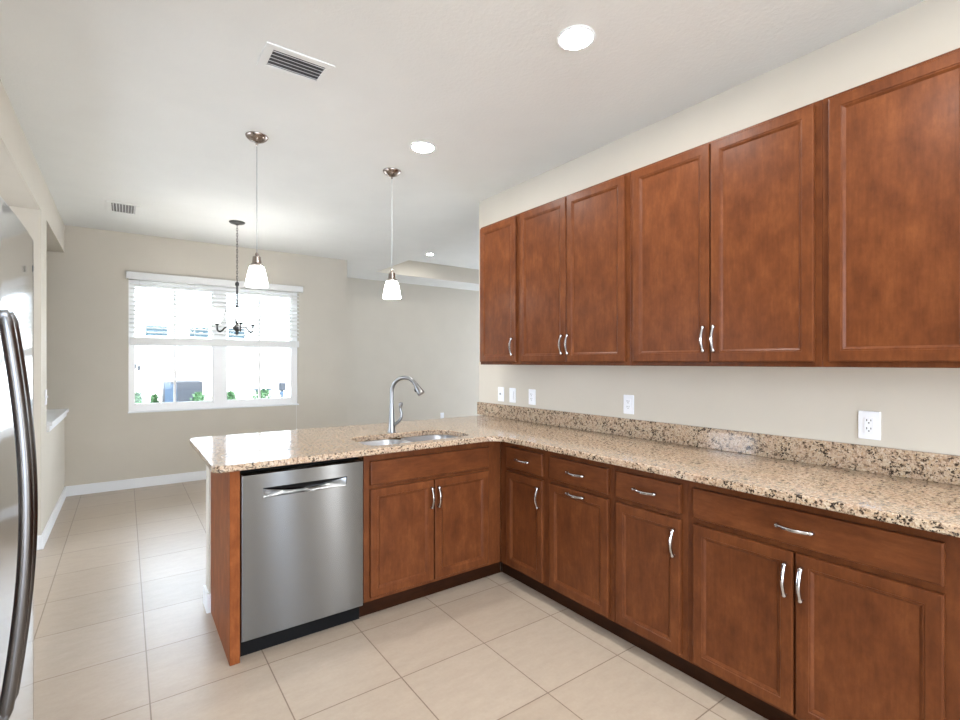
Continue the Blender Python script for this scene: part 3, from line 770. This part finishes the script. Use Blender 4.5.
# ------------------------------------------------------------------ outside the window
HY = 17.6
nh = thing('neighbor_house', 'bright white house seen through the window', 'house', (4, HY, -.1))
def no(name, bm, mat, parent=nh): return obj(name, bm, mat, parent, loc=(-4, -HY, .1) if parent == nh else (0, 0, 0))
bm = bmesh.new(); bx(bm, -8, 15, HY, HY + 6, -.1, 3.3); no('wall', bm, 'stucco')
bm = bmesh.new(); bx(bm, -8.5, 15.5, HY - .5, HY + 6.5, 3.12, 3.32)
v = [bm.verts.new(p) for p in ((-8.5, HY - .5, 3.32), (15.5, HY - .5, 3.32), (15.5, HY + 6.5, 3.32), (-8.5, HY + 6.5, 3.32), (-5.5, HY + 3, 4.6), (12.5, HY + 3, 4.6))]
for f in ((0, 1, 5, 4), (2, 3, 4, 5), (3, 0, 4), (1, 2, 5)): bm.faces.new([v[i] for i in f])
no('roof', bm, 'roof')
for (a, b_) in ((.50, 1.06), (1.62, 2.14), (2.69, 3.20)):
    bm = bmesh.new(); z0, z1 = 2.16, 2.47
    bx(bm, a - .04, a, HY - .03, HY, z0 - .04, z1 + .04); bx(bm, b_, b_ + .04, HY - .03, HY, z0 - .04, z1 + .04)
    bx(bm, a, b_, HY - .03, HY, z0 - .04, z0); bx(bm, a, b_, HY - .03, HY, z1, z1 + .04); wf = no('window', bm, 'vinyl')
    bm = bmesh.new(); bx(bm, a, b_, HY - .012, HY - .004, z0, z1); no('pane', bm, 'pane', wf)
ac = thing('air_conditioner', 'blue-grey air conditioning unit standing outside against the white house', 'air conditioner', (1.34, 16.6, -.1))
bm = bmesh.new(); bx(bm, -.46, .48, -.45, .45, .05, .93, bev=.02); obj('casing', bm, 'ac', ac)
bm = bmesh.new()
for i in range(14): bx(bm, -.44, -.15, -.462, -.45, .10 + i * .056, .135 + i * .056)
obj('grille', bm, 'acside', ac)
bm = bmesh.new(); bx(bm, -.5, .52, -.5, .5, 0, .05); obj('pad', bm, 'gravel', ac)
bm = bmesh.new(); lathe(bm, [(0, .95), (.36, .95), (.38, .94), (.38, .93)], (0, 0, 0), 24); obj('fan_guard', bm, 'darkgrey', ac)
def bush(label, x, y, w_, h_, dark=False, mat='leaf'):
    t = thing('garden_bush', label, 'bush', (x, y, -.1), 0, 'bushes along the white house')
    rnd = random.Random(int(x * 100)); bm = bmesh.new()
    for i in range(620):
        a = rnd.uniform(0, 2 * PI); r = rnd.random() ** .5; zz = rnd.random()
        k = math.sqrt(max(0, 1 - (zz * .9) ** 2)) * .5 * w_
        c = Vector((r * k * math.cos(a), r * k * math.sin(a), .05 + zz * (h_ - .05)))
        d = Vector((rnd.gauss(0, 1), rnd.gauss(0, 1), rnd.gauss(.5, 1))).normalized(); e = d.orthogonal().normalized(); g = .07 + .05 * rnd.random()
        s_ = d.cross(e)
        bm.faces.new([bm.verts.new(c + p) for p in (-e * g * .4, s_ * g * .15 + d * g * .5 - e * 0, e * g * .4 + d * g * .2, d * g)][::1])
    obj('foliage', bm, mat, t)
    bm = bmesh.new()
    for i in range(5):
        a = i * 1.26; tube(bm, [(0, 0, 0), (math.cos(a) * w_ * .2, math.sin(a) * w_ * .2, h_ * .6)], .01, 5)
    obj('stems', bm, 'leafdark', t)
    if dark:
        bm = bmesh.new()
        for i in range(9):
            a = PI * i / 8 + .15 * (i % 2); dx = math.cos(a)
            tube(bm, [(dx * .06, .02 * (i % 3), h_ - .12), (dx * .2, .02 * (i % 3), h_ + .02 + .05 * math.sin(a)), (dx * .36, .03 * (i % 3), h_ + .07)], [.016, .03, .003], 5)
        obj('spiky_leaves', bm, 'leafdark', t)
    return t
bush('green bush at the bottom left of the window, left of the blue unit', .26, 16.9, .38, .58)
bush('green bush just right of the bottom left bush, close to the blue unit', .69, 16.95, .16, .50)
bush('green bush in front of the right half of the blue unit', 1.66, 15.5, .40, .60)
bush('smallest green bush, right of the window mullion', 2.66, 16.9, .34, .52)
bush('green bush topped by dark spiky leaves, in the right window', 3.60, 16.9, .66, .56, True)
ul = thing('utility_box', 'dark utility box with conduit on the white house, right window', 'utility box', (4.36, 17.55, .2))
bm = bmesh.new(); bx(bm, -.1, .1, -.09, .05, .22, .48, bev=.02); obj('box', bm, 'ac', ul)
bm = bmesh.new(); tube(bm, [(0, 0, -.3), (0, 0, .22)], .03, 8); sphere(bm, (-.04, -.05, .12), .07, 1); obj('conduit', bm, 'acside', ul)
wl = thing('wall_lamp', 'tiny black wall fitting high on the white house, left window', 'wall lamp', (.30, 17.6, 1.2))
bm = bmesh.new(); bx(bm, -.10, -.02, -.08, -.005, .0, .14, bev=.01); obj('bracket', bm, 'black', wl)
bm = bmesh.new(); bx(bm, .0, .08, -.1, -.005, -.06, .08, bev=.01); obj('head', bm, 'black', wl)
